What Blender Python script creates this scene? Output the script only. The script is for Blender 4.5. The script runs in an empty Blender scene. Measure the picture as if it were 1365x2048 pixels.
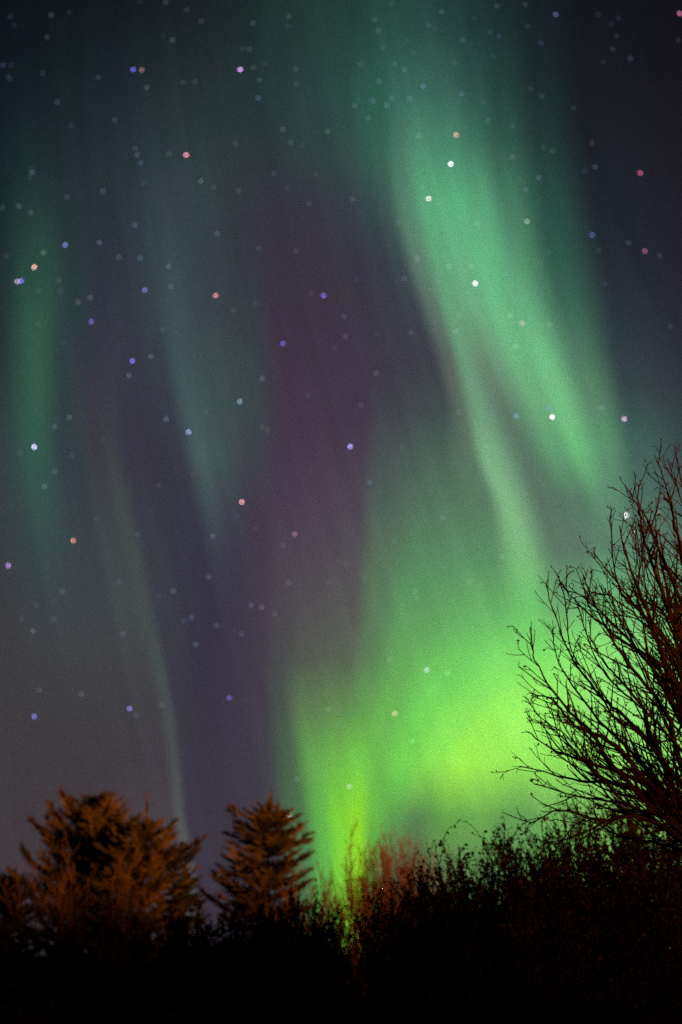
import bpy, math, random
import numpy as np
from mathutils import Vector, Matrix

# ------------------------------------------------------------------ camera
SC = bpy.context.scene
COL = SC.collection
PITCH = math.radians(24.0)
EYE = np.array([0.0, 0.0, 1.6])
FPX = 2048 * 35.0 / 36.0

cam_d = bpy.data.cameras.new("camera")
cam = bpy.data.objects.new("camera", cam_d)
COL.objects.link(cam)
cam.location = EYE
cam.rotation_euler = (math.radians(90) + PITCH, 0, 0)
cam_d.sensor_fit = 'VERTICAL'
cam_d.sensor_height = 36.0
cam_d.sensor_width = 24.0
cam_d.lens = 35.0
cam_d.clip_start = 0.05
cam_d.clip_end = 20000
cam_d.dof.use_dof = True
cam_d.dof.focus_distance = 5.5
cam_d.dof.aperture_fstop = 1.12
SC.camera = cam

SC.view_settings.view_transform = 'Standard'
SC.view_settings.look = 'None'
SC.view_settings.exposure = 0.0
SC.view_settings.gamma = 1.0
SC.cycles.use_denoising = False
SC.cycles.max_bounces = 4
SC.cycles.diffuse_bounces = 2
SC.cycles.glossy_bounces = 1
SC.cycles.transmission_bounces = 2
SC.cycles.sample_clamp_indirect = 0.6


def ray(x, y):
    """direction seen at a photo position (1365 x 2048)"""
    xn = (x - 682.5) / FPX
    yn = (1024 - y) / FPX
    c, s = math.cos(PITCH), math.sin(PITCH)
    return np.array([xn, c - yn * s, s + yn * c])


def P(x, y, Y):
    """world point on that bearing, Y metres in front of the camera"""
    d = ray(x, y)
    return EYE + d * (Y / d[1])


def azel(x, y):
    d = ray(x, y)
    return math.degrees(math.atan2(d[0], d[1])), math.degrees(math.atan2(d[2], math.hypot(d[0], d[1])))


def lin(c):
    c = np.asarray(c, float) / 255.0
    return np.where(c <= 0.04045, c / 12.92, ((c + 0.055) / 1.055) ** 2.4)


def pchip(xs, ys, q):
    xs = np.asarray(xs, float); ys = np.asarray(ys, float); q = np.clip(np.asarray(q, float), xs[0], xs[-1])
    h = np.diff(xs); d = np.diff(ys) / h
    m = np.zeros(len(xs)); m[0], m[-1] = d[0], d[-1]
    for i in range(1, len(xs) - 1):
        if d[i - 1] * d[i] > 0:
            w1, w2 = 2 * h[i] + h[i - 1], h[i] + 2 * h[i - 1]
            m[i] = (w1 + w2) / (w1 / d[i - 1] + w2 / d[i])
    k = np.clip(np.searchsorted(xs, q) - 1, 0, len(xs) - 2)
    t = (q - xs[k]) / h[k]
    return ((2 * t**3 - 3 * t**2 + 1) * ys[k] + (t**3 - 2 * t**2 + t) * h[k] * m[k]
            + (-2 * t**3 + 3 * t**2) * ys[k + 1] + (t**3 - t**2) * h[k] * m[k + 1])


# ------------------------------------------------------------------ sky: aurora rays in azimuth / elevation
# each ray line: bearing and glow at a series of heights; the sky between two lines blends smoothly
ROWS = [0, 250, 400, 550, 700, 800, 900, 1050, 1200, 1350, 1500, 1650, 1800]
LINES = [
 ([-5]*13,
  [(13,18,24),(20,31,37),(26,40,44),(32,48,50),(38,54,55),(44,58,60),(50,62,66),(56,62,68),(60,62,66),(64,62,66),(64,60,64),(64,58,64),(66,58,64)]),
 ([58,58,70,76,78,75,68,90,105,110,110,110,110],
  [(14,20,26),(24,36,41),(34,56,54),(44,77,66),(50,91,73),(50,90,73),(52,88,76),(54,76,74),(60,68,72),(64,64,68),(64,60,66),(66,58,64),(66,58,64)]),
 ([140,155,165,155,126,130,135,160,190,190,190,190,190],
  [(16,23,28),(30,41,46),(38,50,55),(42,58,61),(46,62,65),(48,64,66),(50,63,68),(58,66,72),(62,68,72),(64,64,68),(64,60,66),(66,58,64),(66,58,64)]),
 ([215,215,215,210,190,190,195,215,248,296,324,345,366],
  [(18,25,31),(34,43,49),(42,50,56),(46,52,62),(52,54,66),(56,57,66),(60,60,68),(62,68,72),(66,72,74),(66,66,71),(66,62,69),(72,66,71),(74,68,72)]),
 ([260,260,250,240,225,222,225,255,285,325,346,360,380],
  [(20,27,33),(37,47,53),(44,54,60),(49,55,65),(54,56,67),(57,58,68),(62,64,70),(66,74,74),(68,75,75),(69,77,77),(74,77,79),(86,88,87),(90,93,90)]),
 ([290,290,280,275,262,258,258,288,314,343,368,382,402],
  [(22,29,34),(39,50,55),(48,58,66),(51,58,67),(54,56,68),(54,54,66),(55,53,66),(57,59,70),(60,62,72),(59,57,69),(58,54,68),(60,54,68),(60,54,68)]),
 ([315,315,305,302,318,335,358,390,420,425,440,447,455],
  [(23,30,35),(40,52,56),(50,62,70),(55,67,73),(55,62,71),(55,59,70),(55,56,67),(54,54,67),(54,51,66),(56,51,66),(58,53,66),(60,54,66),(60,54,66)]),
 ([360,360,350,342,355,375,398,428,448,453,463,469,483],
  [(25,32,37),(42,54,58),(54,65,71),(60,73,79),(64,80,84),(67,86,88),(72,93,91),(64,72,80),(58,54,69),(58,52,68),(60,54,68),(62,54,68),(62,54,68)]),
 ([430,440,425,415,420,428,440,462,480,483,492,498,511],
  [(27,35,39),(43,56,58),(50,63,67),(54,65,71),(60,74,77),(62,80,79),(66,82,82),(62,62,75),(62,56,71),(62,56,70),(62,56,70),(64,56,70),(64,56,70)]),
 ([500,495,480,480,496,502,504,512,520,520,530,540,552],
  [(29,41,42),(42,55,57),(50,57,63),(53,58,65),(57,67,71),(59,70,73),(63,67,74),(68,58,74),(70,60,74),(68,61,74),(66,62,72),(64,66,71),(64,66,71)]),
 ([560,550,540,550,566,574,570,570,568,558,575,600,610],
  [(30,50,48),(42,57,59),(53,53,63),(57,51,65),(62,51,67),(65,52,69),(68,56,73),(74,62,78),(78,73,80),(73,76,77),(74,96,76),(78,116,76),(80,120,76)]),
 ([640,620,620,635,645,645,642,640,622,605,624,645,655],
  [(34,58,53),(44,66,65),(53,53,63),(58,51,65),(63,53,69),(66,55,71),(72,58,75),(77,66,80),(82,78,82),(85,93,81),(102,160,82),(100,180,77),(100,182,77)]),
 ([700,690,700,715,726,724,716,712,704,690,674,675,680],
  [(34,60,56),(46,76,69),(55,63,70),(57,54,67),(62,54,70),(65,56,73),(71,61,76),(80,74,83),(86,86,86),(91,105,84),(108,178,80),(124,208,60),(124,208,60)]),
 ([735,725,740,765,778,768,762,757,756,735,720,715,720],
  [(36,64,59),(50,90,78),(54,74,75),(57,59,69),(61,59,70),(64,64,73),(74,80,82),(84,102,91),(90,124,91),(94,130,85),(112,196,78),(142,220,50),(146,218,40)]),
 ([765,758,772,808,856,885,880,850,822,790,765,748,745],
  [(38,68,62),(52,98,82),(60,86,81),(60,70,75),(62,63,72),(66,73,76),(74,96,86),(86,122,96),(95,152,98),(102,168,89),(110,188,82),(104,180,70),(92,140,64)]),
 ([800,792,810,846,893,916,940,982,985,895,815,785,775],
  [(38,70,64),(65,110,96),(86,133,110),(94,126,110),(89,99,94),(90,103,94),(90,116,98),(90,129,99),(102,170,104),(116,208,98),(116,214,84),(94,150,80),(90,100,70)]),
 ([840,835,855,884,920,948,970,1028,1062,1000,875,835,825],
  [(37,66,62),(71,123,104),(92,167,123),(98,163,122),(104,150,120),(108,152,120),(124,174,132),(130,184,132),(112,194,110),(132,228,104),(144,234,86),(86,122,79),(86,100,74)]),
 ([900,895,912,930,962,1002,1050,1098,1125,1060,930,895,885],
  [(34,60,57),(66,117,100),(92,175,127),(106,177,129),(106,141,115),(95,121,104),(87,116,99),(90,112,98),(104,160,108),(140,238,104),(162,242,82),(100,156,75),(92,110,78)]),
 ([950,945,962,980,1032,1077,1112,1170,1165,1115,1000,950,940],
  [(28,50,50),(58,101,88),(88,159,118),(104,187,132),(110,181,130),(110,173,123),(97,158,114),(87,110,100),(104,162,110),(148,244,112),(162,244,90),(102,158,80),(94,130,80)]),
 ([1000,1000,1012,1035,1082,1117,1152,1205,1205,1165,1080,1030,1015],
  [(25,43,44),(44,78,68),(71,124,100),(91,155,116),(110,185,131),(116,189,131),(108,184,123),(89,124,104),(106,176,114),(150,240,114),(152,236,94),(98,150,84),(96,140,80)]),
 ([1075,1080,1095,1115,1155,1185,1208,1240,1240,1200,1150,1110,1110],
  [(21,32,36),(32,52,51),(40,74,66),(52,92,78),(76,119,97),(90,133,103),(92,150,110),(90,125,106),(110,176,116),(148,234,118),(148,228,98),(112,170,88),(106,160,84)]),
 ([1170,1180,1200,1225,1240,1258,1270,1290,1290,1270,1250,1240,1240],
  [(18,22,28),(27,30,37),(31,36,44),(37,44,52),(47,60,65),(55,72,74),(66,98,89),(80,112,98),(110,172,116),(146,228,122),(148,224,105),(130,186,90),(120,165,80)]),
 ([1390]*13,
  [(18,18,24),(27,25,33),(31,30,40),(37,35,46),(44,46,55),(49,55,63),(58,73,76),(74,98,92),(106,166,110),(140,220,120),(142,222,108),(128,180,90),(120,160,80)]),
]
GRAIN = 3.0
EL0, EL1, AZM = -10.0, 75.0, 90.0
LN = []          # (els, azs, colours), each sampled
for xs, cs in LINES:
    ae = [azel(x, y) for x, y in zip(xs, ROWS)]
    el = [e for a, e in ae][::-1]; az = [a for a, e in ae][::-1]; cl = [lin(c) for c in cs][::-1]
    el = [EL0] + el + [66.0]
    az = [az[0]] + az + [az[-1]]
    cl = [cl[0] * 0.6] + cl + [lin((12, 15, 20))]
    LN.append((np.array(el), np.array(az), np.array(cl)))
dim = [lin(c) for c in ((40, 46, 50), (30, 36, 44), (14, 18, 24))]
dark = [lin((9, 11, 15))] * 3
flat = np.array([EL0, 25.0, EL1])
LN = [(flat, np.array([-75.0] * 3), np.array(dark)), (flat, np.array([-40.0] * 3), np.array(dim))] + LN + \
     [(flat, np.array([42.0] * 3), np.array(dim)), (flat, np.array([75.0] * 3), np.array(dark))]


def sky_at(x, y):
    a, e = azel(x, y)
    col = None
    pa = None
    for el, az, cl in LN:
        c = np.array([pchip(el, cl[:, k] ** 0.4545, [e])[0] for k in range(3)]) ** 2.2
        p = pchip(el, az, [e])[0]
        if col is None:
            col = c
        else:
            t = min(1, max(0, (a - pa) / max(1e-3, p - pa)))
            t = t * t * (3 - 2 * t)
            col = col * (1 - t) + c * t
        pa = p
    return col


world = bpy.data.worlds.new("World")
SC.world = world
world.use_nodes = True
nt = world.node_tree
nt.nodes.clear()
N = nt.nodes.new
LK = nt.links.new


def math_node(op, a=None, b=None):
    n = N('ShaderNodeMath'); n.operation = op
    for i, v in enumerate((a, b)):
        if v is None:
            continue
        if isinstance(v, (int, float)):
            n.inputs[i].default_value = v
        else:
            LK(v, n.inputs[i])
    return n.outputs[0]


tc = N('ShaderNodeTexCoord')
nrm = N('ShaderNodeVectorMath'); nrm.operation = 'NORMALIZE'; LK(tc.outputs['Generated'], nrm.inputs[0])
sep = N('ShaderNodeSeparateXYZ'); LK(nrm.outputs[0], sep.inputs[0])
azn = math_node('MULTIPLY', math_node('ARCTAN2', sep.outputs[0], sep.outputs[1]), 180 / math.pi)
eln = math_node('MULTIPLY', math_node('ARCSINE', sep.outputs[2]), 180 / math.pi)
# soft irregularity of the rays: a stretched noise shifts the bearing a little
elu = N('ShaderNodeMapRange'); LK(eln, elu.inputs[0])
elu.inputs[1].default_value = EL0; elu.inputs[2].default_value = EL1
elu = elu.outputs[0]
qs = np.linspace(EL0, EL1, 31)
prev_c = prev_a = None
for el, az, cl in LN:
    fc = N('ShaderNodeFloatCurve')
    cur = fc.mapping.curves[0]
    pts = [((q - EL0) / (EL1 - EL0), (v + AZM) / (2 * AZM)) for q, v in zip(qs, pchip(el, az, qs))]
    cur.points[0].location = pts[0]; cur.points[1].location = pts[-1]
    for p in pts[1:-1]:
        cur.points.new(*p)
    for p in cur.points:
        p.handle_type = 'AUTO_CLAMPED'
    fc.mapping.update()
    LK(elu, fc.inputs['Value'])
    a_out = math_node('SUBTRACT', math_node('MULTIPLY', fc.outputs[0], 2 * AZM), AZM)
    cr = N('ShaderNodeValToRGB')
    cr.color_ramp.interpolation = 'LINEAR'
    cols = np.stack([pchip(el, cl[:, k] ** 0.4545, qs) ** 2.2 for k in range(3)], 1)
    els_ = cr.color_ramp.elements
    els_[0].position = 0; els_[1].position = 1
    for q in qs[1:-1]:
        els_.new((q - EL0) / (EL1 - EL0))
    for e_, c in zip(els_, cols):
        e_.color = (*c, 1)
    LK(elu, cr.inputs[0])
    if prev_c is None:
        prev_c = cr.outputs[0]
    else:
        mr = N('ShaderNodeMapRange'); mr.interpolation_type = 'SMOOTHSTEP'
        LK(azn, mr.inputs[0]); LK(prev_a, mr.inputs[1]); LK(a_out, mr.inputs[2])
        mx = N('ShaderNodeMix'); mx.data_type = 'RGBA'
        LK(mr.outputs[0], mx.inputs[0]); LK(prev_c, mx.inputs[6]); LK(cr.outputs[0], mx.inputs[7])
        prev_c = mx.outputs[2]
    prev_a = a_out
# imitated film grain: random brightness and tint multiplied into the sky glow
wn = N('ShaderNodeTexWhiteNoise'); wn.noise_dimensions = '3D'
sv = N('ShaderNodeVectorMath'); sv.operation = 'SCALE'; sv.inputs[3].default_value = 4000.0
LK(nrm.outputs[0], sv.inputs[0]); LK(sv.outputs[0], wn.inputs[0])
grain_val = math_node('MULTIPLY', math_node('POWER', wn.outputs[0], GRAIN), GRAIN + 1.0)
# thin leaning rays inside the glow
ru = math_node('ADD', azn, math_node('MULTIPLY', eln, 0.33))
cv = N('ShaderNodeCombineXYZ'); LK(ru, cv.inputs[0]); LK(math_node('MULTIPLY', eln, 0.035), cv.inputs[1])
rn = N('ShaderNodeTexNoise'); rn.inputs['Scale'].default_value = 0.85; rn.inputs['Detail'].default_value = 2.5; rn.inputs['Roughness'].default_value = 0.6
LK(cv.outputs[0], rn.inputs['Vector'])
rays = math_node('ADD', math_node('MULTIPLY', rn.outputs[0], 0.38), 0.81)
cg = N('ShaderNodeVectorMath'); cg.operation = 'SCALE'; LK(wn.outputs[1], cg.inputs[0]); cg.inputs[3].default_value = 2.0
gm = N('ShaderNodeMix'); gm.data_type = 'RGBA'; gm.inputs[0].default_value = 0.45
LK(grain_val, gm.inputs[6]); LK(cg.outputs[0], gm.inputs[7])
gv = N('ShaderNodeVectorMath'); gv.operation = 'MULTIPLY'; LK(gm.outputs[2], gv.inputs[0]); LK(prev_c, gv.inputs[1])
bg = N('ShaderNodeBackground')
LK(gv.outputs[0], bg.inputs[0]); LK(rays, bg.inputs[1])
out = N('ShaderNodeOutputWorld'); LK(bg.outputs[0], out.inputs[0])
world.cycles.sampling_method = 'MANUAL'
world.cycles.sample_map_resolution = 512

# ------------------------------------------------------------------ the sodium street lamp glow that reaches the tree tops
ld = bpy.data.lights.new("street_lamp_light", 'SPOT')
ld.energy = 1080000.0
ld.color = (1.0, 0.34, 0.08)
ld.spot_size = math.radians(70)
ld.spot_blend = 1.0
ld.shadow_soft_size = 0.5
lamp = bpy.data.objects.new("street_lamp_light", ld)
COL.objects.link(lamp)
LAMP = Vector((26.0, -18.0, 4.0))
lamp.location = LAMP
aim = Vector((-3.0, 18.0, 4.0 + 46.2 * math.tan(math.radians(28.9))))
lamp.rotation_euler = (aim - LAMP).to_track_quat('-Z', 'Y').to_euler()


# ------------------------------------------------------------------ materials
def material(name, stops, scale=6.0, rough=0.9, spec=0.04, stretch=(1, 1, 1), bump=0.0, translucent=0.0):
    m = bpy.data.materials.new(name)
    m.use_nodes = True
    t = m.node_tree
    b = t.nodes['Principled BSDF']
    tcn = t.nodes.new('ShaderNodeTexCoord')
    mp = t.nodes.new('ShaderNodeMapping'); mp.inputs['Scale'].default_value = stretch
    nz = t.nodes.new('ShaderNodeTexNoise'); nz.inputs['Scale'].default_value = scale; nz.inputs['Detail'].default_value = 5
    r = t.nodes.new('ShaderNodeValToRGB')
    el = r.color_ramp.elements
    for i, c in enumerate(stops):
        pos = 0.3 + 0.4 * i / max(1, len(stops) - 1)
        if i < 2:
            e = el[i]; e.position = pos
        else:
            e = el.new(pos)
        e.color = (*c, 1)
    t.links.new(tcn.outputs['Object'], mp.inputs[0]); t.links.new(mp.outputs[0], nz.inputs[0])
    t.links.new(nz.outputs[0], r.inputs[0]); t.links.new(r.outputs[0], b.inputs['Base Color'])
    b.inputs['Roughness'].default_value = rough
    b.inputs['Specular IOR Level'].default_value = spec
    if bump:
        bp = t.nodes.new('ShaderNodeBump'); bp.inputs['Strength'].default_value = bump
        t.links.new(nz.outputs[0], bp.inputs['Height']); t.links.new(bp.outputs[0], b.inputs['Normal'])
    return m


M_BARK = material("bark", [(0.014, 0.009, 0.007), (0.035, 0.02, 0.013)], 14, stretch=(1, 1, 0.2), bump=0.4)
M_TWIG = material("reddish_twig", [(0.009, 0.005, 0.0045), (0.024, 0.0105, 0.007)], 9)
M_SEED = material("dry_seed_head", [(0.03, 0.012, 0.008), (0.06, 0.025, 0.014)], 30)
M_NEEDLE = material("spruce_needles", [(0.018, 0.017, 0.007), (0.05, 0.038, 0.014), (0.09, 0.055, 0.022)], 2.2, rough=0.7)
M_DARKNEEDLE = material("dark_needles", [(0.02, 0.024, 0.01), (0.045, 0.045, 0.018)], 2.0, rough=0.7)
M_PALETWIG = material("pale_twig", [(0.05, 0.028, 0.015), (0.14, 0.075, 0.036)], 5)
M_REDTWIG = material("red_twig", [(0.12, 0.06, 0.06), (0.19, 0.09, 0.085)], 4)
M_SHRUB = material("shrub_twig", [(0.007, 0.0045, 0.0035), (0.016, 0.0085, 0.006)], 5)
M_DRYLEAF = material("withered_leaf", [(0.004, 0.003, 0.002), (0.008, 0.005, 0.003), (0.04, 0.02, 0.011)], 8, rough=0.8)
M_GROUND = material("dark_grass_ground", [(0.02, 0.022, 0.01), (0.05, 0.05, 0.022)], 3, bump=0.5)

m = bpy.data.materials.new("starlight")
m.use_nodes = True
m.node_tree.nodes.clear()
oi = m.node_tree.nodes.new('ShaderNodeObjectInfo')
ml = m.node_tree.nodes.new('ShaderNodeMath'); ml.operation = 'MULTIPLY'; ml.inputs[1].default_value = 100.0
em = m.node_tree.nodes.new('ShaderNodeEmission')
mo = m.node_tree.nodes.new('ShaderNodeOutputMaterial')
m.node_tree.links.new(oi.outputs['Color'], em.inputs[0]); m.node_tree.links.new(oi.outputs['Alpha'], ml.inputs[0])
m.node_tree.links.new(ml.outputs[0], em.inputs[1]); m.node_tree.links.new(em.outputs[0], mo.inputs[0])
m.cycles.emission_sampling = 'NONE'
M_STAR = m


# ------------------------------------------------------------------ mesh helpers
def unit(v):
    return v / (np.linalg.norm(v) + 1e-9)


class MB:
    def __init__(self):
        self.v = []; self.f = []

    def tube(self, pts, rad, sides=3):
        base = len(self.v)
        n = len(pts)
        u = None
        for i in range(n):
            t = unit(pts[min(i + 1, n - 1)] - pts[max(i - 1, 0)])
            if u is None:
                u = unit(np.cross(t, (0.31, 0.22, 0.92) if abs(t[2]) < 0.9 else (1, 0.1, 0)))
            else:
                u = unit(u - t * np.dot(u, t))
            w = np.cross(t, u)
            for k in range(sides):
                a = 2 * math.pi * k / sides
                self.v.append(tuple(pts[i] + rad[i] * (math.cos(a) * u + math.sin(a) * w)))
        for i in range(n - 1):
            for k in range(sides):
                k2 = (k + 1) % sides
                a = base + i * sides
                self.f.append((a + k, a + k2, a + sides + k2, a + sides + k))
        self.f.append(tuple(base + (n - 1) * sides + k for k in range(sides)))

    def blob(self, c, r, rng):
        b = len(self.v)
        for d in ((1, 0, 0), (-1, 0, 0), (0, 1, 0), (0, -1, 0), (0, 0, 1), (0, 0, -1)):
            self.v.append(tuple(c + np.array(d) * r * rng.uniform(0.6, 1.2)))
        for f in ((0, 2, 4), (2, 1, 4), (1, 3, 4), (3, 0, 4), (2, 0, 5), (1, 2, 5), (3, 1, 5), (0, 3, 5)):
            self.f.append(tuple(b + k for k in f))

    def leaf(self, c, d, s, wd, rng):
        """a bent lens-shaped leaf of four corners and a mid rib"""
        d = unit(d)
        side = unit(np.cross(d, np.array([rng.gauss(0, 1), rng.gauss(0, 1), rng.gauss(0, 1)])))
        up = np.cross(side, d)
        b = len(self.v)
        for q in (c, c + d * s * 0.5 + side * wd * s + up * s * 0.12, c + d * s, c + d * s * 0.5 - side * wd * s + up * s * 0.12,
                  c + d * s * 0.5):
            self.v.append(tuple(q))
        self.f += [(b, b + 4, b + 1), (b + 4, b + 2, b + 1), (b, b + 3, b + 4), (b + 4, b + 3, b + 2)]

    def build(self, name, mat, parent=None, smooth=True):
        me = bpy.data.meshes.new(name)
        me.from_pydata(self.v, [], self.f)
        me.materials.append(mat)
        if smooth:
            me.polygons.foreach_set('use_smooth', [True] * len(me.polygons))
        me.update()
        o = bpy.data.objects.new(name, me)
        COL.objects.link(o)
        if parent is not None:
            o.parent = parent
        return o


def empty(name, label, cat, loc=(0, 0, 0), group=None):
    o = bpy.data.objects.new(name, None)
    COL.objects.link(o)
    o.location = loc
    o.empty_display_size = 0.2
    o['label'] = label; o['category'] = cat
    if group:
        o['group'] = group
    return o


def copy_thing(src, label, loc, rot=0.0, scale=(1, 1, 1), group=None):
    r = src.copy(); COL.objects.link(r)
    r.location = loc; r.rotation_euler = (0, 0, rot); r.scale = scale
    r['label'] = label
    if group:
        r['group'] = group
    for ch in src.children:
        c = ch.copy(); COL.objects.link(c); c.parent = r
        for g in ch.children:
            d = g.copy(); COL.objects.link(d); d.parent = c
    return r


def catmull(pts, n=5):
    p = [2 * pts[0] - pts[1]] + list(pts) + [2 * pts[-1] - pts[-2]]
    res = []
    for i in range(1, len(p) - 2):
        for k in range(n):
            t = k / n
            a, b, c, d = p[i - 1], p[i], p[i + 1], p[i + 2]
            res.append(0.5 * (2 * b + (c - a) * t + (2 * a - 5 * b + 4 * c - d) * t * t + (3 * b - a - 3 * c + d) * t**3))
    res.append(pts[-1])
    return res


def wander(start, d, length, segs, rng, up=0.12, jit=0.10):
    pts = [np.array(start, float)]
    d = unit(np.array(d, float))
    for _ in range(segs):
        d = unit(d + np.array([rng.gauss(0, jit), rng.gauss(0, jit), rng.gauss(0, jit) + up]))
        pts.append(pts[-1] + d * length / segs)
    return pts


def side_dir(t, ang, rng, bias=None):
    r = np.array([rng.gauss(0, 1), rng.gauss(0, 1), rng.gauss(0, 1)])
    if bias is not None:
        r = r + bias
    r = unit(r - t * np.dot(r, t))
    return unit(t * math.cos(ang) + r * math.sin(ang))


# ------------------------------------------------------------------ ground
g = MB()
ng = 60
xs = np.sign(np.linspace(-1, 1, ng)) * np.abs(np.linspace(-1, 1, ng)) ** 3 * 6000
grng = random.Random(5)
for yv in xs:
    for xv in xs:
        g.v.append((xv, yv, grng.uniform(-0.05, 0.05) if abs(xv) < 100 and abs(yv) < 100 else 0.0))
for j in range(ng - 1):
    for i in range(ng - 1):
        g.f.append((j * ng + i, j * ng + i + 1, (j + 1) * ng + i + 1, (j + 1) * ng + i))
go = g.build("ground", M_GROUND)
go['kind'] = 'structure'


# ------------------------------------------------------------------ the near bare tree at the right
def near_tree():
    root_xy = P(1452, 1700, 5.3)
    base = np.array([root_xy[0] + 0.05, 5.3, 0.0])
    root = empty("bare_tree", "tall bare tree with fine reddish budded twigs rising at the right edge, nearest of all", "tree", base)
    rng = random.Random(11)

    def loc(p):
        return p - base
    tk = MB()
    tp = [np.array([0, 0, -0.1]), np.array([0.02, 0, 0.4]), np.array([-0.02, 0.02, 1.0]), np.array([0.03, 0, 1.6]),
          np.array([0.06, 0.03, 2.3]), np.array([0.05, 0.0, 3.0]), np.array([0.1, 0.02, 3.6])]
    tp = catmull(tp, 4)
    tk.tube(tp, [0.075 * (1 - 0.75 * i / len(tp)) for i in range(len(tp))], 8)
    tk.build("trunk", M_BARK, root)
    limbs = [
        [(1440, 1760), (1360, 1603), (1322, 1511), (1250, 1434), (1209, 1399), (1161, 1342), (1129, 1281), (1094, 1200), (1088, 1166)],
        [(1430, 1740), (1295, 1603), (1220, 1525), (1188, 1469), (1140, 1423), (1089, 1366), (1062, 1310), (1056, 1285)],
        [(1420, 1720), (1310, 1585), (1242, 1546), (1150, 1517), (1089, 1493), (1050, 1463)],
        [(1440, 1560), (1359, 1434), (1317, 1334), (1242, 1278), (1161, 1211), (1122, 1166)],
        [(1450, 1350), (1385, 1170), (1355, 1070), (1340, 1000), (1316, 925)],
        [(1450, 1440), (1345, 1234), (1321, 1167), (1291, 1087), (1280, 1020), (1278, 968)],
        [(1440, 1480), (1345, 1300), (1281, 1221), (1249, 1194), (1227, 1127), (1222, 1022)],
        [(1430, 1730), (1330, 1620), (1250, 1570), (1160, 1563), (1085, 1544), (1036, 1534)],
        [(1440, 1650), (1330, 1530), (1295, 1455), (1290, 1423), (1242, 1361), (1204, 1318), (1180, 1275)],
        [(1445, 1540), (1340, 1350), (1300, 1250), (1245, 1180), (1190, 1108)],
        [(1430, 1740), (1300, 1640), (1200, 1640), (1120, 1620), (1052, 1650)],
        [(1440, 1690), (1345, 1570), (1315, 1490), (1306, 1410), (1312, 1340)],
        [(1455, 1330), (1400, 1120), (1372, 1000), (1352, 900)],
        [(1450, 1400), (1340, 1150), (1300, 1050), (1262, 985)],
        [(1445, 1590), (1350, 1420), (1300, 1330), (1230, 1250), (1160, 1190), (1130, 1180)],
        [(1430, 1710), (1290, 1560), (1230, 1490), (1150, 1450), (1100, 1400), (1062, 1392)],
        [(1450, 1480), (1380, 1300), (1335, 1180), (1312, 1060), (1318, 1000)],
        [(1430, 1740), (1340, 1665), (1260, 1610), (1150, 1592), (1064, 1566)],
        [(1445, 1640), (1365, 1530), (1330, 1420), (1260, 1330), (1200, 1230), (1165, 1150)],
        [(1440, 1600), (1350, 1380), (1310, 1260), (1255, 1120), (1240, 1050)],
        [(1450, 1500), (1375, 1360), (1350, 1240), (1355, 1120), (1345, 1040)],
        [(1440, 1700), (1330, 1580), (1280, 1520), (1200, 1440), (1120, 1330), (1100, 1260)],
        [(1430, 1720), (1320, 1600), (1210, 1560), (1130, 1480), (1062, 1420)],
    ]
    extra = []
    for k in range(19):
        l = limbs[rng.randrange(len(limbs))]
        dx = rng.uniform(15, 70)
        extra.append([l[0]] + [(x + dx * min(1, i / 2.0) + rng.uniform(-12, 12), y + rng.uniform(-5, 55)) for i, (x, y) in enumerate(l[1:], 1)])
    for li, l in enumerate(limbs + extra):
        off = rng.uniform(-0.75, 0.75)
        n = len(l)
        pts = []
        l = [(x + (6 if x < 1110 else 0), y) for x, y in l]
        for i, (x, y) in enumerate(l):
            pts.append(loc(P(x, y, 5.3 + off * min(1, i / 3.0) + rng.uniform(-0.03, 0.03))))
        # join the trunk below the limb's first point
        p0 = pts[0]
        h = max(0.5, min(3.4, p0[2] - 0.35))
        ti = min(range(len(tp)), key=lambda q: abs(tp[q][2] - h))
        pts = [tp[ti]] + pts
        pts = catmull(pts, 5)
        mb = MB(); sd = MB(); sd.v = mb.v
        m_ = len(pts)
        r0 = rng.uniform(0.017, 0.023) if li < len(limbs) else 0.013
        rad = [max(0.0036, r0 * (1 - i / m_) ** 0.95) for i in range(m_)]
        # slight irregularity of growth
        pts = [p + np.array([rng.gauss(0, 0.003), rng.gauss(0, 0.003), rng.gauss(0, 0.003)]) for p in pts]
        mb.tube(pts, rad, 5)
        L = sum(np.linalg.norm(pts[i + 1] - pts[i]) for i in range(m_ - 1))
        acc = 0.0
        nxt = L * 0.28
        sgn = 1

        def tips(p, d):
            # little forked end with seed clusters
            for _ in range(rng.randint(0, 2)):
                q = wander(p, side_dir(unit(d), rng.uniform(0.3, 1.0), rng), rng.uniform(0.015, 0.045), 3, rng, up=0.0, jit=0.22)
                mb.tube(q, [0.0022, 0.002, 0.0018, 0.0015], 3)
                if rng.random() < 0.5:
                    sd.blob(q[-1], rng.uniform(0.004, 0.008), rng); sd.blob(q[-2], rng.uniform(0.003, 0.006), rng)
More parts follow.
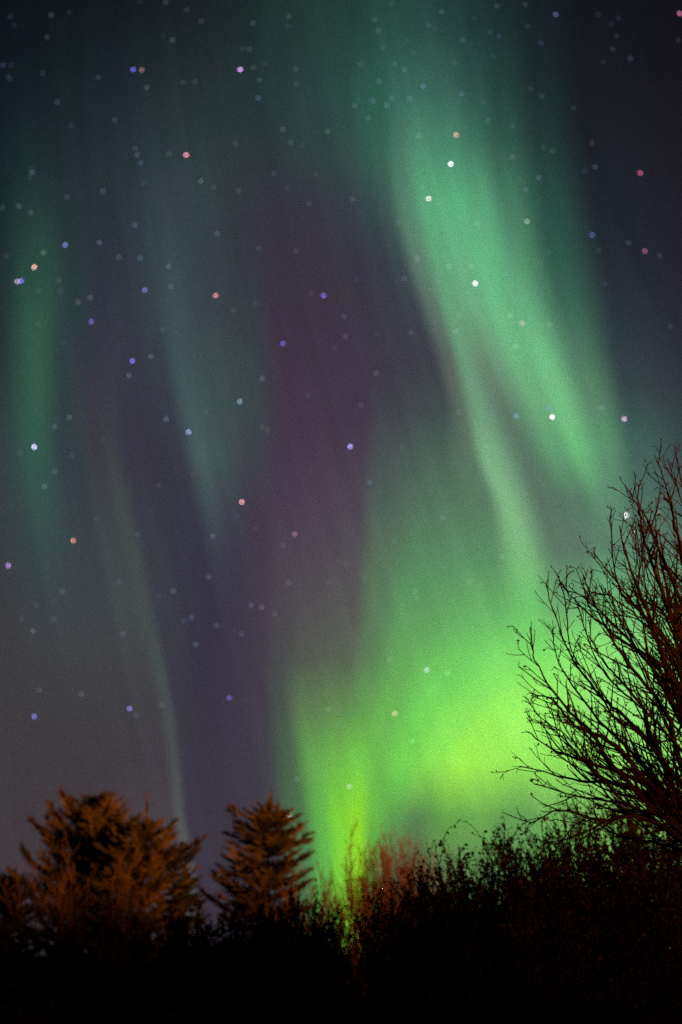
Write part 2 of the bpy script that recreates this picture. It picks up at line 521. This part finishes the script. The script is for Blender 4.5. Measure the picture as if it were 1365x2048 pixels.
        for i in range(m_ - 1):
            seg = np.linalg.norm(pts[i + 1] - pts[i])
            while nxt < acc + seg:
                t = (nxt - acc) / seg
                c = pts[i] * (1 - t) + pts[i + 1] * t
                d = unit(pts[i + 1] - pts[i])
                frac = nxt / L
                bias = np.array([rng.choice((-1.0, 1.0)) * 1.0, 0.0, 0.6])
                sd_ = side_dir(d, math.radians(rng.uniform(18, 42)), rng, bias)
                ln = rng.uniform(0.14, 0.5) * (1.14 - 0.8 * frac)
                q = wander(c, sd_, ln, 6, rng, up=0.035, jit=0.035)
                r1 = min(rad[i] * 0.7, 0.0058)
                mb.tube(q, [max(0.0024, r1 * (1 - 0.55 * k / 6)) for k in range(7)], 4)
                tips(q[-1], q[-1] - q[-2])
                for k in range(1, 6):
                    if rng.random() < 0.3:
                        d2 = unit(q[k + 1] - q[k])
                        w = wander(q[k], side_dir(d2, math.radians(rng.uniform(25, 60)), rng), rng.uniform(0.05, 0.18) * (1.1 - 0.6 * frac), 4, rng, up=0.05, jit=0.07)
                        mb.tube(w, [0.0028, 0.0024, 0.0021, 0.0019, 0.0016], 3)
                        if rng.random() < 0.6:
                            tips(w[-1], w[-1] - w[-2])
                nxt += rng.uniform(0.042, 0.092)
            acc += seg
        tips(pts[-1], pts[-1] - pts[-2]); tips(pts[-1], pts[-1] - pts[-2])
        nf = len(mb.f)
        mb.f += sd.f
        b = mb.build("branch", M_TWIG, root)
        b.data.materials.append(M_SEED)
        for pl in b.data.polygons[nf:]:
            pl.material_index = 1
    return root


near_tree()


# ------------------------------------------------------------------ spruces
def spruce(name, label, x, ytop, Y, prof, seed, mat=M_NEEDLE, upsweep=0.35, bare_top=0.0, dens=1.0, lean=0.0, extra=None, crown_from=0.12):
    """prof: [(fraction of the height from the top, left half width m, right half width m)]"""
    top = P(x, ytop, Y)
    base = np.array([top[0] - lean, Y, 0.0])
    H = top[2]
    rng = random.Random(seed)
    root = empty(name, label, "tree", base)
    tk = MB()
    axis = [np.array([lean * (k / 12) ** 1.2, 0.03 * math.sin(k * 1.3), H * k / 12]) for k in range(13)]
    tk.tube(axis, [max(0.008, 0.11 * (1 - k / 12.3)) for k in range(13)], 7)
    tk.build("trunk", M_BARK, root)
    cr = MB()
    fx = [p[0] for p in prof]

    def ax(h):
        k = min(11.999, max(0, h / H * 12)); i = int(k)
        return axis[i] * (1 - k + i) + axis[i + 1] * (k - i)

    def spray(c, d, ln, wd):
        # a needle-clad twig: two crossed, saw-edged blades round a twig
        d = unit(d)
        s1 = unit(np.cross(d, np.array([rng.gauss(0, 0.5), rng.gauss(0, 0.5), 1.0])))
        for s in (s1, np.cross(s1, d)):
            b = len(cr.v)
            n = 3
            for k in range(n + 1):
                t = k / n
                w = wd * (1 - 0.75 * t) * rng.uniform(0.6, 1.25)
                p = c + d * ln * t
                cr.v.append(tuple(p + s * w + d * w * 0.7)); cr.v.append(tuple(p)); cr.v.append(tuple(p - s * w + d * w * 0.7))
            for k in range(n):
                a = b + 3 * k
                cr.f += [(a, a + 1, a + 4, a + 3), (a + 1, a + 2, a + 5, a + 4)]

    def bough(c, dirh, ln, rise, droop):
        segs = max(4, int(ln / 0.13))
        pts = [c]
        d = unit(np.array([dirh[0], dirh[1], rise]))
        for k in range(segs):
            d = unit(d + np.array([rng.gauss(0, 0.05), rng.gauss(0, 0.05), upsweep * 0.32 * (k / segs) - droop + rng.gauss(0, 0.04)]))
            pts.append(pts[-1] + d * ln / segs)
        cr.tube(pts, [0.012 * (1 - 0.7 * k / segs) for k in range(segs + 1)], 3)
        for k in range(1, segs + 1):
            t = k / segs
            d = unit(pts[k] - pts[k - 1])
            for sgn in (-1, 1):
                for rep in range(4 if rng.random() < dens else 3):
                    sd_ = unit(np.cross(d, (0, 0, 1))) * sgn
                    ang = math.radians(rng.uniform(30, 62))
                    dd = unit(d * math.cos(ang) + sd_ * math.sin(ang) + np.array([0, 0, rng.uniform(-0.3, 0.5)]))
                    l2 = min(0.42, ln * 0.42) * (1.05 - 0.72 * t) * rng.uniform(0.5, 1.2) + 0.05
                    spray(pts[k] + d * rng.uniform(-0.07, 0.07), dd, l2, rng.uniform(0.014, 0.028))
        spray(pts[-1], pts[-1] - pts[-2], rng.uniform(0.12, 0.24), 0.03)

    h = H * crown_from
    while h < H * (1 - bare_top * 0.3) - 0.05:
        f = 1 - h / H
        lw = float(np.interp(f, fx, [p[1] for p in prof])); rw = float(np.interp(f, fx, [p[2] for p in prof]))
        nb = 5 + int(3 * rng.random()) if f > 0.08 else 4
        a0 = rng.uniform(0, 6.28)
        for k in range(nb):
            a = a0 + 2 * math.pi * k / nb + rng.uniform(-0.3, 0.3)
            dx, dy = math.cos(a), math.sin(a)
            w = (rw if dx > 0 else lw) * abs(dx) + 0.5 * (rw + lw) * abs(dy)
            w = w / (abs(dx) + abs(dy)) * rng.uniform(0.62, 1.12)
            if w < 0.16:
                for q_ in range(2):
                    spray(ax(h + rng.uniform(-0.03, 0.03)), (dx, dy, rng.uniform(0.1, 0.8)), max(0.07, w), 0.024)
                continue
            bough(ax(h + rng.uniform(-0.05, 0.05)), (dx, dy), w, rng.uniform(0.1, 0.5) + (0.25 if f < 0.15 else 0), 0.02)
        h += max(0.06, min(0.22, 0.05 + f * 0.3)) * rng.uniform(0.8, 1.2)
    for q_ in range(4):
        spray(ax(H) - np.array([0, 0, 0.3 - 0.03 * q_]), np.array([rng.uniform(-.08, .08), rng.uniform(-.08, .08), 1.0]), 0.38, 0.034)
    for (px, py, qx, qy) in (extra or []):
        c = P(px, py, Y) - base; q = P(qx, qy, Y) - base
        v = q - c
        bough(c, (v[0] / np.linalg.norm(v), rng.uniform(-0.1, 0.1)), float(np.linalg.norm(v)), v[2] / np.linalg.norm(v) * 0.8, 0.0)
    cr.build("crown", mat, root, smooth=False)
    return root


spruce("spruce_tree", "broad round-topped conifer lit orange at the far left, widest of the trees", 190, 1606, 22,
       [(0, .2, .2), (.04, .45, .45), (.12, .95, .85), (.22, 1.4, 1.25), (.35, 1.65, 1.5), (.6, 1.75, 1.6), (1, 1.4, 1.4)], 3, upsweep=0.6)
spruce("spruce_tree", "conifer with a thin bare spire on its top, right of the broad round-topped conifer", 296, 1598, 20,
       [(0, .03, .03), (.05, .05, .05), (.07, .17, .17), (.085, .17, .17), (.09, .05, .05), (.125, .06, .06), (.15, .5, .45), (.2, .85, .7), (.3, 1.0, .85), (.5, 1.05, .9), (1, .9, .8)], 8,
       upsweep=0.55, bare_top=0.2, extra=[(318, 1750, 402, 1672), (320, 1735, 392, 1684), (322, 1800, 392, 1752), (318, 1765, 385, 1700)])
spruce("spruce_tree", "tiered conifer with spread boughs and orange leader standing alone left of the green glow", 541, 1594, 20,
       [(0, .05, .05), (.06, .1, .1), (.08, .22, .18), (.12, .55, .4), (.16, .8, .8), (.22, .88, .92), (.3, 1.05, .8), (.4, 1.15, .7), (.6, 1.25, .8), (1, 1.1, .9)], 21,
       upsweep=0.4, dens=0.8)
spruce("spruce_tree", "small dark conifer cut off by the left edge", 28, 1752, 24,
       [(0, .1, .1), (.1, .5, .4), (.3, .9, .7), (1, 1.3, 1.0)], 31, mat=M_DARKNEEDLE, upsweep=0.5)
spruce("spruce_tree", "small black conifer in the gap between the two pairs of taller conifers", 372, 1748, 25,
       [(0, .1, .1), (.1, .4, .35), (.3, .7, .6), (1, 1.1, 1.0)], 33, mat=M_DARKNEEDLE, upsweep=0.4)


# ------------------------------------------------------------------ multi-stemmed bare shrubs and thin trees
def twiggy(name, label, cat, base, H, spread, nstem, seed, twig, leafmat=None, leaves=0, r0=0.012, rmin=0.004, split=0.35, upright=0.25, start=0.15,
           twiglen=0.35, part="stem", leafsize=(0.02, 0.045), group=None):
    rng = random.Random(seed)
    root = empty(name, label, cat, base, group)
    st = MB(); lf = MB()
    for s in range(nstem):
        a = rng.uniform(0, 6.283); rr = math.sqrt(rng.random())
        b = np.array([math.cos(a) * rr * spread * 0.45, math.sin(a) * rr * spread * 0.45, -0.05])
        hh = H * rng.uniform(0.66, 1.0) * (1 - 0.18 * rr)
        tip = np.array([math.cos(a) * rr * spread * rng.uniform(0.8, 1.1) + rng.gauss(0, 0.08), math.sin(a) * rr * spread + rng.gauss(0, 0.08), hh])
        mid = (b + tip) * 0.5 + np.array([math.cos(a), math.sin(a), 0]) * spread * -0.06 + np.array([rng.gauss(0, .06), rng.gauss(0, .06), 0])
        pts = catmull([b, mid, tip], 6)
        pts = [p + np.array([rng.gauss(0, 0.012), rng.gauss(0, 0.012), 0]) for p in pts]
        n = len(pts)
        st.tube(pts, [max(rmin, r0 * (1 - k / n)) for k in range(n)], 4)
        for k in range(n - 1):
            if k / n < start:
                continue
            d = unit(pts[k + 1] - pts[k])
            for rep in range(3):
                if rng.random() > split * 2:
                    continue
                c = pts[k] + (pts[k + 1] - pts[k]) * rng.random()
                ln = twiglen * rng.uniform(0.5, 1.2) * (1.15 - 0.6 * k / n)
                q = wander(c, side_dir(d, math.radians(rng.uniform(25, 60)), rng), ln, 5, rng, up=upright, jit=0.16)
                st.tube(q, [max(rmin * 0.7, rmin * 1.2 * (1 - 0.1 * i)) for i in range(6)], 3)
                for i in range(1, 6):
                    if rng.random() < split:
                        w = wander(q[i], side_dir(unit(q[i] - q[i - 1]), math.radians(rng.uniform(25, 65)), rng), ln * rng.uniform(0.2, 0.5), 3, rng, up=upright * 0.7, jit=0.2)
                        st.tube(w, [rmin * 0.8, rmin * 0.75, rmin * 0.7, rmin * 0.6], 3)
                        for z in w[1:]:
                            if rng.random() < leaves:
                                lf.leaf(z, np.array([rng.gauss(0, 1), rng.gauss(0, 1), rng.gauss(-0.2, 0.8)]), rng.uniform(*leafsize), rng.uniform(0.25, 0.45), rng)
                    for rep2 in range(2):
                        if rng.random() < leaves:
                            lf.leaf(q[i], np.array([rng.gauss(0, 1), rng.gauss(0, 1), rng.gauss(-0.2, 0.8)]), rng.uniform(*leafsize), rng.uniform(0.25, 0.45), rng)
    st.build(part, twig, root)
    if lf.v:
        lf.build("withered_leaves", leafmat, root, smooth=False)
    return root


def at(x, Y):
    return (P(x, 1500, Y)[0], Y, 0.0)


def hgt(x, y, Y):
    return float(P(x, y, Y)[2])


# thin bare trees between and before the conifers
twiggy("bare_thicket", "many-stemmed bare tree with upright orange stems in front of the broad round-topped conifer", "bare tree",
       at(215, 19), hgt(215, 1648, 19), 1.6, 44, 41, M_PALETWIG, r0=0.026, rmin=0.006, upright=0.3, twiglen=0.55, part="trunk", split=0.27)
twiggy("bare_thicket", "bare twiggy bush tinged orange at the right foot of the tiered conifer", "bare tree",
       at(598, 17), hgt(598, 1690, 17), 1.0, 60, 42, M_PALETWIG, r0=0.017, rmin=0.0068, upright=0.3, twiglen=0.5, part="trunk", split=0.22)
twiggy("birch_sapling", "slender twiggy sapling glowing yellow-green against the brightest low ray", "bare tree",
       at(702, 18), hgt(704, 1640, 18), 0.6, 30, 43, M_PALETWIG, r0=0.018, rmin=0.006, upright=0.35, twiglen=0.5, part="trunk", split=0.3)
twiggy("red_bush", "tall bush of fine upright red twigs right of the yellow-green sapling", "bush",
       at(795, 22), hgt(795, 1640, 22), 1.1, 110, 44, M_REDTWIG, r0=0.018, rmin=0.007, upright=0.4, twiglen=0.6, part="stem", split=0.3)

# hedge of leafless shrubs across the foreground, nearest at the right
GR = "dark leafless shrubs across the bottom of the picture"
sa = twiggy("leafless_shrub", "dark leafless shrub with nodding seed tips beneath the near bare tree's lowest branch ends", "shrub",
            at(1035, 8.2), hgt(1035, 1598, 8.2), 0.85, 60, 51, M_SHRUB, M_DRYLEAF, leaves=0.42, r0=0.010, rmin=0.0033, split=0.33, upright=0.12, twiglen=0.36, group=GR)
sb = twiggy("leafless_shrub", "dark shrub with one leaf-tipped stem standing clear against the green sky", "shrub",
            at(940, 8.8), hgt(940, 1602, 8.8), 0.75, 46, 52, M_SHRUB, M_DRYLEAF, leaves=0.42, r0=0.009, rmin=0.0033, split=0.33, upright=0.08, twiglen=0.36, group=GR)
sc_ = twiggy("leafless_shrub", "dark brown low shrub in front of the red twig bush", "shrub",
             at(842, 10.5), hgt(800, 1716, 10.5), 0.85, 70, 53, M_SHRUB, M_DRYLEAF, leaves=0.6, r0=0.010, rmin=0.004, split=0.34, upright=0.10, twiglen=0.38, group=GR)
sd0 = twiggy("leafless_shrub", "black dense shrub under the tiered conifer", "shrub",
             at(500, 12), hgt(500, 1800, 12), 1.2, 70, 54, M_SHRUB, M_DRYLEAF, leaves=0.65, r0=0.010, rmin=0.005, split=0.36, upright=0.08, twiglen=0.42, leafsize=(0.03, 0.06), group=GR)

hedge = [
    (sa, 1150, 8.6, 1530, "dark shrub tangled behind the fan of the near bare tree's lower boughs", .9),
    (sb, 1265, 9.0, 1510, "dark shrub with yellow-lit gaps behind the near bare tree's main limbs", .9),
    (sa, 1370, 8.4, 1480, "dark shrub cut off by the right edge behind the near bare tree", .9),
    (sc_, 1200, 9.9, 1555, "farther dark shrub filling the gap under the near bare tree's middle boughs", .9),
    (sc_, 1330, 9.9, 1520, "farther dark shrub low behind the near bare tree's trunk side", .9),
    (sc_, 1075, 9.9, 1610, "farther dark shrub right behind the shrub with nodding seed tips", .9),
    (sc_, 970, 10.2, 1660, "farther dark shrub right behind the shrub with the leaf-tipped stem", .9),
    (sb, 880, 9.6, 1660, "dark shrub between the red twig bush and the leaf-tipped shrub", .8),
    (sc_, 1000, 7.4, 1690, "black low shrub in front of the shrub with nodding seed tips", .9),
    (sc_, 1130, 7.0, 1660, "black low shrub below the near bare tree's lowest horizontal branch", .9),
    (sc_, 1290, 6.9, 1620, "black low shrub in the bottom right corner", .9),
    (sd0, 560, 12.5, 1800, "dark shrub at the foot of the orange-tinged bush", .7),
    (sd0, 905, 11.5, 1790, "dark shrub behind the leaf-tipped shrub, right of the red twig bush", .8),
    (sd0, 385, 13.0, 1805, "black shrub below the small black conifer in the gap", .8),
    (sd0, 270, 13.5, 1925, "black shrub below the spired conifer", .9),
    (sd0, 110, 13.0, 1920, "black shrub before the foot of the broad round-topped conifer", .9),
    (sd0, -10, 13.0, 1815, "black shrub cut off by the left edge below the small dark conifer", .7),
    (sd0, 612, 11.8, 1765, "narrow dark shrub left of the yellow-green gap", .5),
    (sa, 668, 11.0, 1775, "narrow dark shrub standing in the lower part of the yellow-green gap", .4),
    (sa, 770, 10.8, 1735, "narrow dark shrub between the yellow-green sapling and the dark brown shrub", .45),
    (sc_, 880, 8.0, 1750, "black low shrub in front of the dark brown shrub and the red bush", .8),
    (sc_, 720, 8.6, 1900, "black low shrub in the bottom middle of the picture", .8),
    (sd0, 545, 9.5, 1900, "black low shrub right of the bottom left shrubs, below the tiered conifer's shrub", .8),
    (sd0, 380, 9.0, 1985, "black low shrub nearest the camera left of the bottom middle", .9),
    (sd0, 200, 9.0, 2020, "black low shrub nearest the camera under the orange stems", .9),
    (sd0, 20, 9.0, 1985, "black low shrub in the bottom left corner", .9),
]
SRCH = {sa: hgt(1035, 1598, 8.2), sb: hgt(940, 1602, 8.8), sc_: hgt(800, 1716, 10.5), sd0: hgt(500, 1800, 12)}
hr = random.Random(77)
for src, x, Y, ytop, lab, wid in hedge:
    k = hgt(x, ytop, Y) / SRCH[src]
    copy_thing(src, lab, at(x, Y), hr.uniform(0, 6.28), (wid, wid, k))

# ------------------------------------------------------------------ stars
sm = MB()
t_ = (1 + 5 ** 0.5) / 2
ico = [(-1, t_, 0), (1, t_, 0), (-1, -t_, 0), (1, -t_, 0), (0, -1, t_), (0, 1, t_), (0, -1, -t_), (0, 1, -t_), (t_, 0, -1), (t_, 0, 1), (-t_, 0, -1), (-t_, 0, 1)]
sm.v = [tuple(unit(np.array(v))) for v in ico]
sm.f = [(0, 11, 5), (0, 5, 1), (0, 1, 7), (0, 7, 10), (0, 10, 11), (1, 5, 9), (5, 11, 4), (11, 10, 2), (10, 7, 6), (7, 1, 8), (3, 9, 4), (3, 4, 2), (3, 2, 6),
        (3, 6, 8), (3, 8, 9), (4, 9, 5), (2, 4, 11), (6, 2, 10), (8, 6, 7), (9, 8, 1)]
sme = bpy.data.meshes.new("star")
sme.from_pydata(sm.v, [], sm.f)
sme.materials.append(M_STAR)
BRIGHT = [
    (902, 328, (255, 255, 255), "brilliant white star high in the green band, above the other white star"),
    (951, 567, (255, 255, 255), "brilliant white star in the brightest middle of the green band"),
    (1253, 1031, (255, 255, 255), "white star caught among the top twigs of the near bare tree"),
    (1105, 834, (240, 236, 228), "cream-white star near the lower end of the long green band"),
    (858, 397, (210, 226, 208), "pale white star left of and below the highest white star"),
    (913, 270, (205, 165, 150), "pinkish star just above the highest white star"),
    (69, 894, (195, 205, 255), "bright bluish-white star low in the left green ray"),
    (701, 893, (165, 155, 250), "bright lavender star alone in the middle purple sky"),
    (484, 1004, (245, 150, 165), "large pink star below the centre left of the purple sky"),
    (432, 591, (215, 125, 140), "rosy star level with and left of the violet star in the purple sky"),
    (373, 310, (235, 140, 165), "pink star alone in the dark upper left sky"),
    (481, 139, (200, 135, 230), "magenta star alone near the top of the picture"),
    (267, 139, (80, 85, 225), "deep blue star beside a dull brown one near the top left"),
    (284, 140, (125, 88, 92), "dull brown star touching the deep blue one near the top left"),
    (69, 534, (245, 175, 165), "salmon star in the upper part of the left green ray"),
    (43, 562, (105, 115, 220), "blue star, right one of a touching pair at the left edge"),
    (35, 563, (165, 150, 185), "greyish star, left one of a touching pair at the left edge"),
    (147, 1081, (230, 140, 125), "orange-pink star below the left green ray"),
    (17, 1131, (170, 120, 230), "violet star close to the left edge below mid height"),
    (648, 591, (110, 85, 205), "violet star in the upper purple sky left of the green band"),
    (566, 687, (95, 85, 195), "blue-violet star lower left of the violet star in the purple sky"),
    (265, 722, (115, 100, 225), "blue-violet star just above a dim reddish one in the left sky"),
    (183, 643, (90, 85, 175), "dim indigo star right of the left green ray"),
    (131, 490, (95, 112, 205), "blue star at the upper right border of the left green ray"),
    (290, 580, (100, 100, 195), "dim blue star level with the touching pair, in the grey left sky"),
    (378, 864, (135, 155, 210), "pale blue star on the narrow grey-green ray left of centre"),
    (480, 803, (110, 142, 168), "grey-blue star right of and above the pale blue one on the narrow ray"),
    (1045, 647, (165, 200, 165), "pale green-white star on the right half of the green band"),
    (1099, 817, (110, 178, 170), "dim bluish star almost touching the cream-white star"),
    (1033, 832, (105, 158, 165), "dim blue star left of the cream-white star in the dark gap"),
    (1249, 838, (205, 168, 210), "pale lilac star at the right above the near bare tree"),
    (1281, 346, (170, 75, 108), "crimson star in the dark sky upper right"),
    (1290, 502, (135, 75, 112), "dim crimson star below the brighter crimson one"),
    (1185, 470, (75, 82, 145), "dim blue star right of the green band's middle"),
    (1112, 29, (72, 72, 125), "dim indigo star near the top edge at the right"),
    (1360, 27, (165, 80, 122), "crimson star cut by the top right corner"),
    (1055, 443, (125, 172, 140), "grey-green star on the right fringe of the green band"),
    (459, 1396, (95, 80, 168), "violet star in the dark sky left of the big green glow"),
    (260, 1417, (122, 112, 205), "blue-violet star left of the thin pale ray low in the sky"),
    (69, 1433, (112, 102, 205), "blue-violet star low in the sky at the far left"),
    (854, 1340, (175, 235, 180), "pale mint star on the big green glow"),
    (790, 1427, (200, 220, 130), "yellowish star on the left of the big green glow"),
    (579, 1630, (190, 178, 155), "grey-white star just above the tiered conifer's right boughs"),
    (590, 1068, (140, 98, 135), "dim pink star lower right of the large pink star"),
    (699, 1573, (165, 238, 120), "faint green-white star above the yellow-green sapling"),
]
FAINT = [(426, 1072), (302, 713), (157, 604), (259, 751), (294, 175), (517, 196), (103, 30), (402, 362), (206, 382), (65, 345), (655, 263), (566, 259), (847, 172),
         (774, 211), (345, 80), (1078, 355), (1191, 334), (1261, 117), (1316, 1026), (525, 757), (753, 746), (418, 1154), (503, 1211), (524, 1214), (383, 1235),
         (392, 1289), (347, 1182), (66, 1262), (270, 450), (238, 514), (281, 516), (338, 533), (342, 573), (435, 467), (181, 595), (200, 485), (87, 505), (89, 973),
         (110, 853), (139, 835), (333, 838), (7, 130), (6, 415), (62, 425), (39, 413), (135, 394), (274, 310), (282, 326), (270, 297), (338, 308), (428, 375),
         (478, 382), (618, 407), (592, 502), (508, 135), (391, 163), (519, 160), (500, 98), (403, 42), (374, 20), (332, 4), (578, 33), (506, 46), (95, 74), (86, 146),
         (16, 152), (21, 158), (115, 204), (230, 240), (582, 285), (472, 287), (592, 137), (750, 39), (757, 61), (884, 23), (995, 12), (1051, 9), (998, 73),
         (925, 80), (1082, 86), (809, 139), (759, 163), (820, 197), (784, 197), (746, 202), (709, 212), (737, 236), (923, 188), (976, 241), (837, 271), (1026, 252),
         (1026, 314), (1106, 302), (1184, 286), (1084, 192), (1052, 380), (705, 398), (835, 517), (898, 532), (943, 532), (809, 557), (1320, 511), (1257, 486),
         (1226, 98), (1100, 649), (1204, 817), (1021, 632), (823, 665), (912, 663), (1032, 693), (689, 633), (691, 673), (723, 810), (740, 965), (887, 1035),
         (940, 1164), (1004, 1113), (780, 1319), (895, 1346), (657, 1419), (824, 1483), (595, 1558), (578, 1165), (567, 1091), (484, 1268), (434, 1251),
         (109, 1238), (125, 1183), (247, 1268), (79, 1380), (163, 1388), (325, 1410), (272, 1430), (110, 943), (197, 155), (468, 620), (512, 608), (536, 860), (207, 882)]
srng = random.Random(3)
COC = 0.5 * 11.3           # photo pixels: half width of an out-of-focus star
SRAD = 2.0                 # photo pixels: half width of the star body
PSH = (SRAD / COC) ** 2


def star(x, y, E, label, group):
    D = srng.uniform(900, 1500)
    d = unit(ray(x, y))
    px = 1 / FPX / np.linalg.norm(ray(x, y))
    o = bpy.data.objects.new("star", sme)
    COL.objects.link(o)
    o.location = EYE + d * D
    # a flattened body, its long side across the line to the zenith-ward middle of the sky
    q = np.array([x - 690, y - 1000.0]); r = np.linalg.norm(q)
    e = min(0.65, r / 900 * 0.65)
    td = ray(x - q[1] / r, y + q[0] / r) - ray(x, y)
    tv = Vector(unit(td)); dv = Vector(d); tv = (tv - dv * tv.dot(dv)).normalized()
    rv = dv.cross(tv)
    o.rotation_mode = 'QUATERNION'
    o.rotation_quaternion = Matrix((tv, rv, dv)).transposed().to_quaternion()
    b_ = D * px * SRAD
    o.scale = (b_ * (1 + e), b_ / (1 + e), b_)
    E = np.maximum(E, 0)
    mx = max(1e-4, float(E.max()))
    o.color = (*(E / mx), mx / 100.0)
    o['label'] = label; o['category'] = "star"; o['group'] = group


for x, y, c, lab in BRIGHT:
    c = np.array(c, float) * 0.76 + 0.24 * np.mean(c)
    if min(c) > 225:
        c = np.array([255.0, 255.0, 255.0])
    bgc = sky_at(x, y)
    E = (lin(c) * (1.25 if min(c) > 200 else 1.05) - bgc * (1 - PSH)) / PSH
    star(x, y, E, lab, "bright coloured stars")
frng = random.Random(9)
for _ in range(95):
    FAINT.append((frng.uniform(5, 1360), 1250 * frng.random() ** 1.3))
for i, (x, y) in enumerate(FAINT):
    bgc = sky_at(x, y)
    s = (bgc ** 0.4545 * 255) + np.array([srng.uniform(12, 26), srng.uniform(14, 26), srng.uniform(18, 34)]) * (1.2 if i < 42 else 0.8 if i < 135 else frng.uniform(0.25, 0.6))
    E = (lin(s) - bgc * (1 - PSH)) / PSH
    star(x, y, E, "faint pale star among many, hardly brighter than the sky around it", "faint stars scattered over the sky")
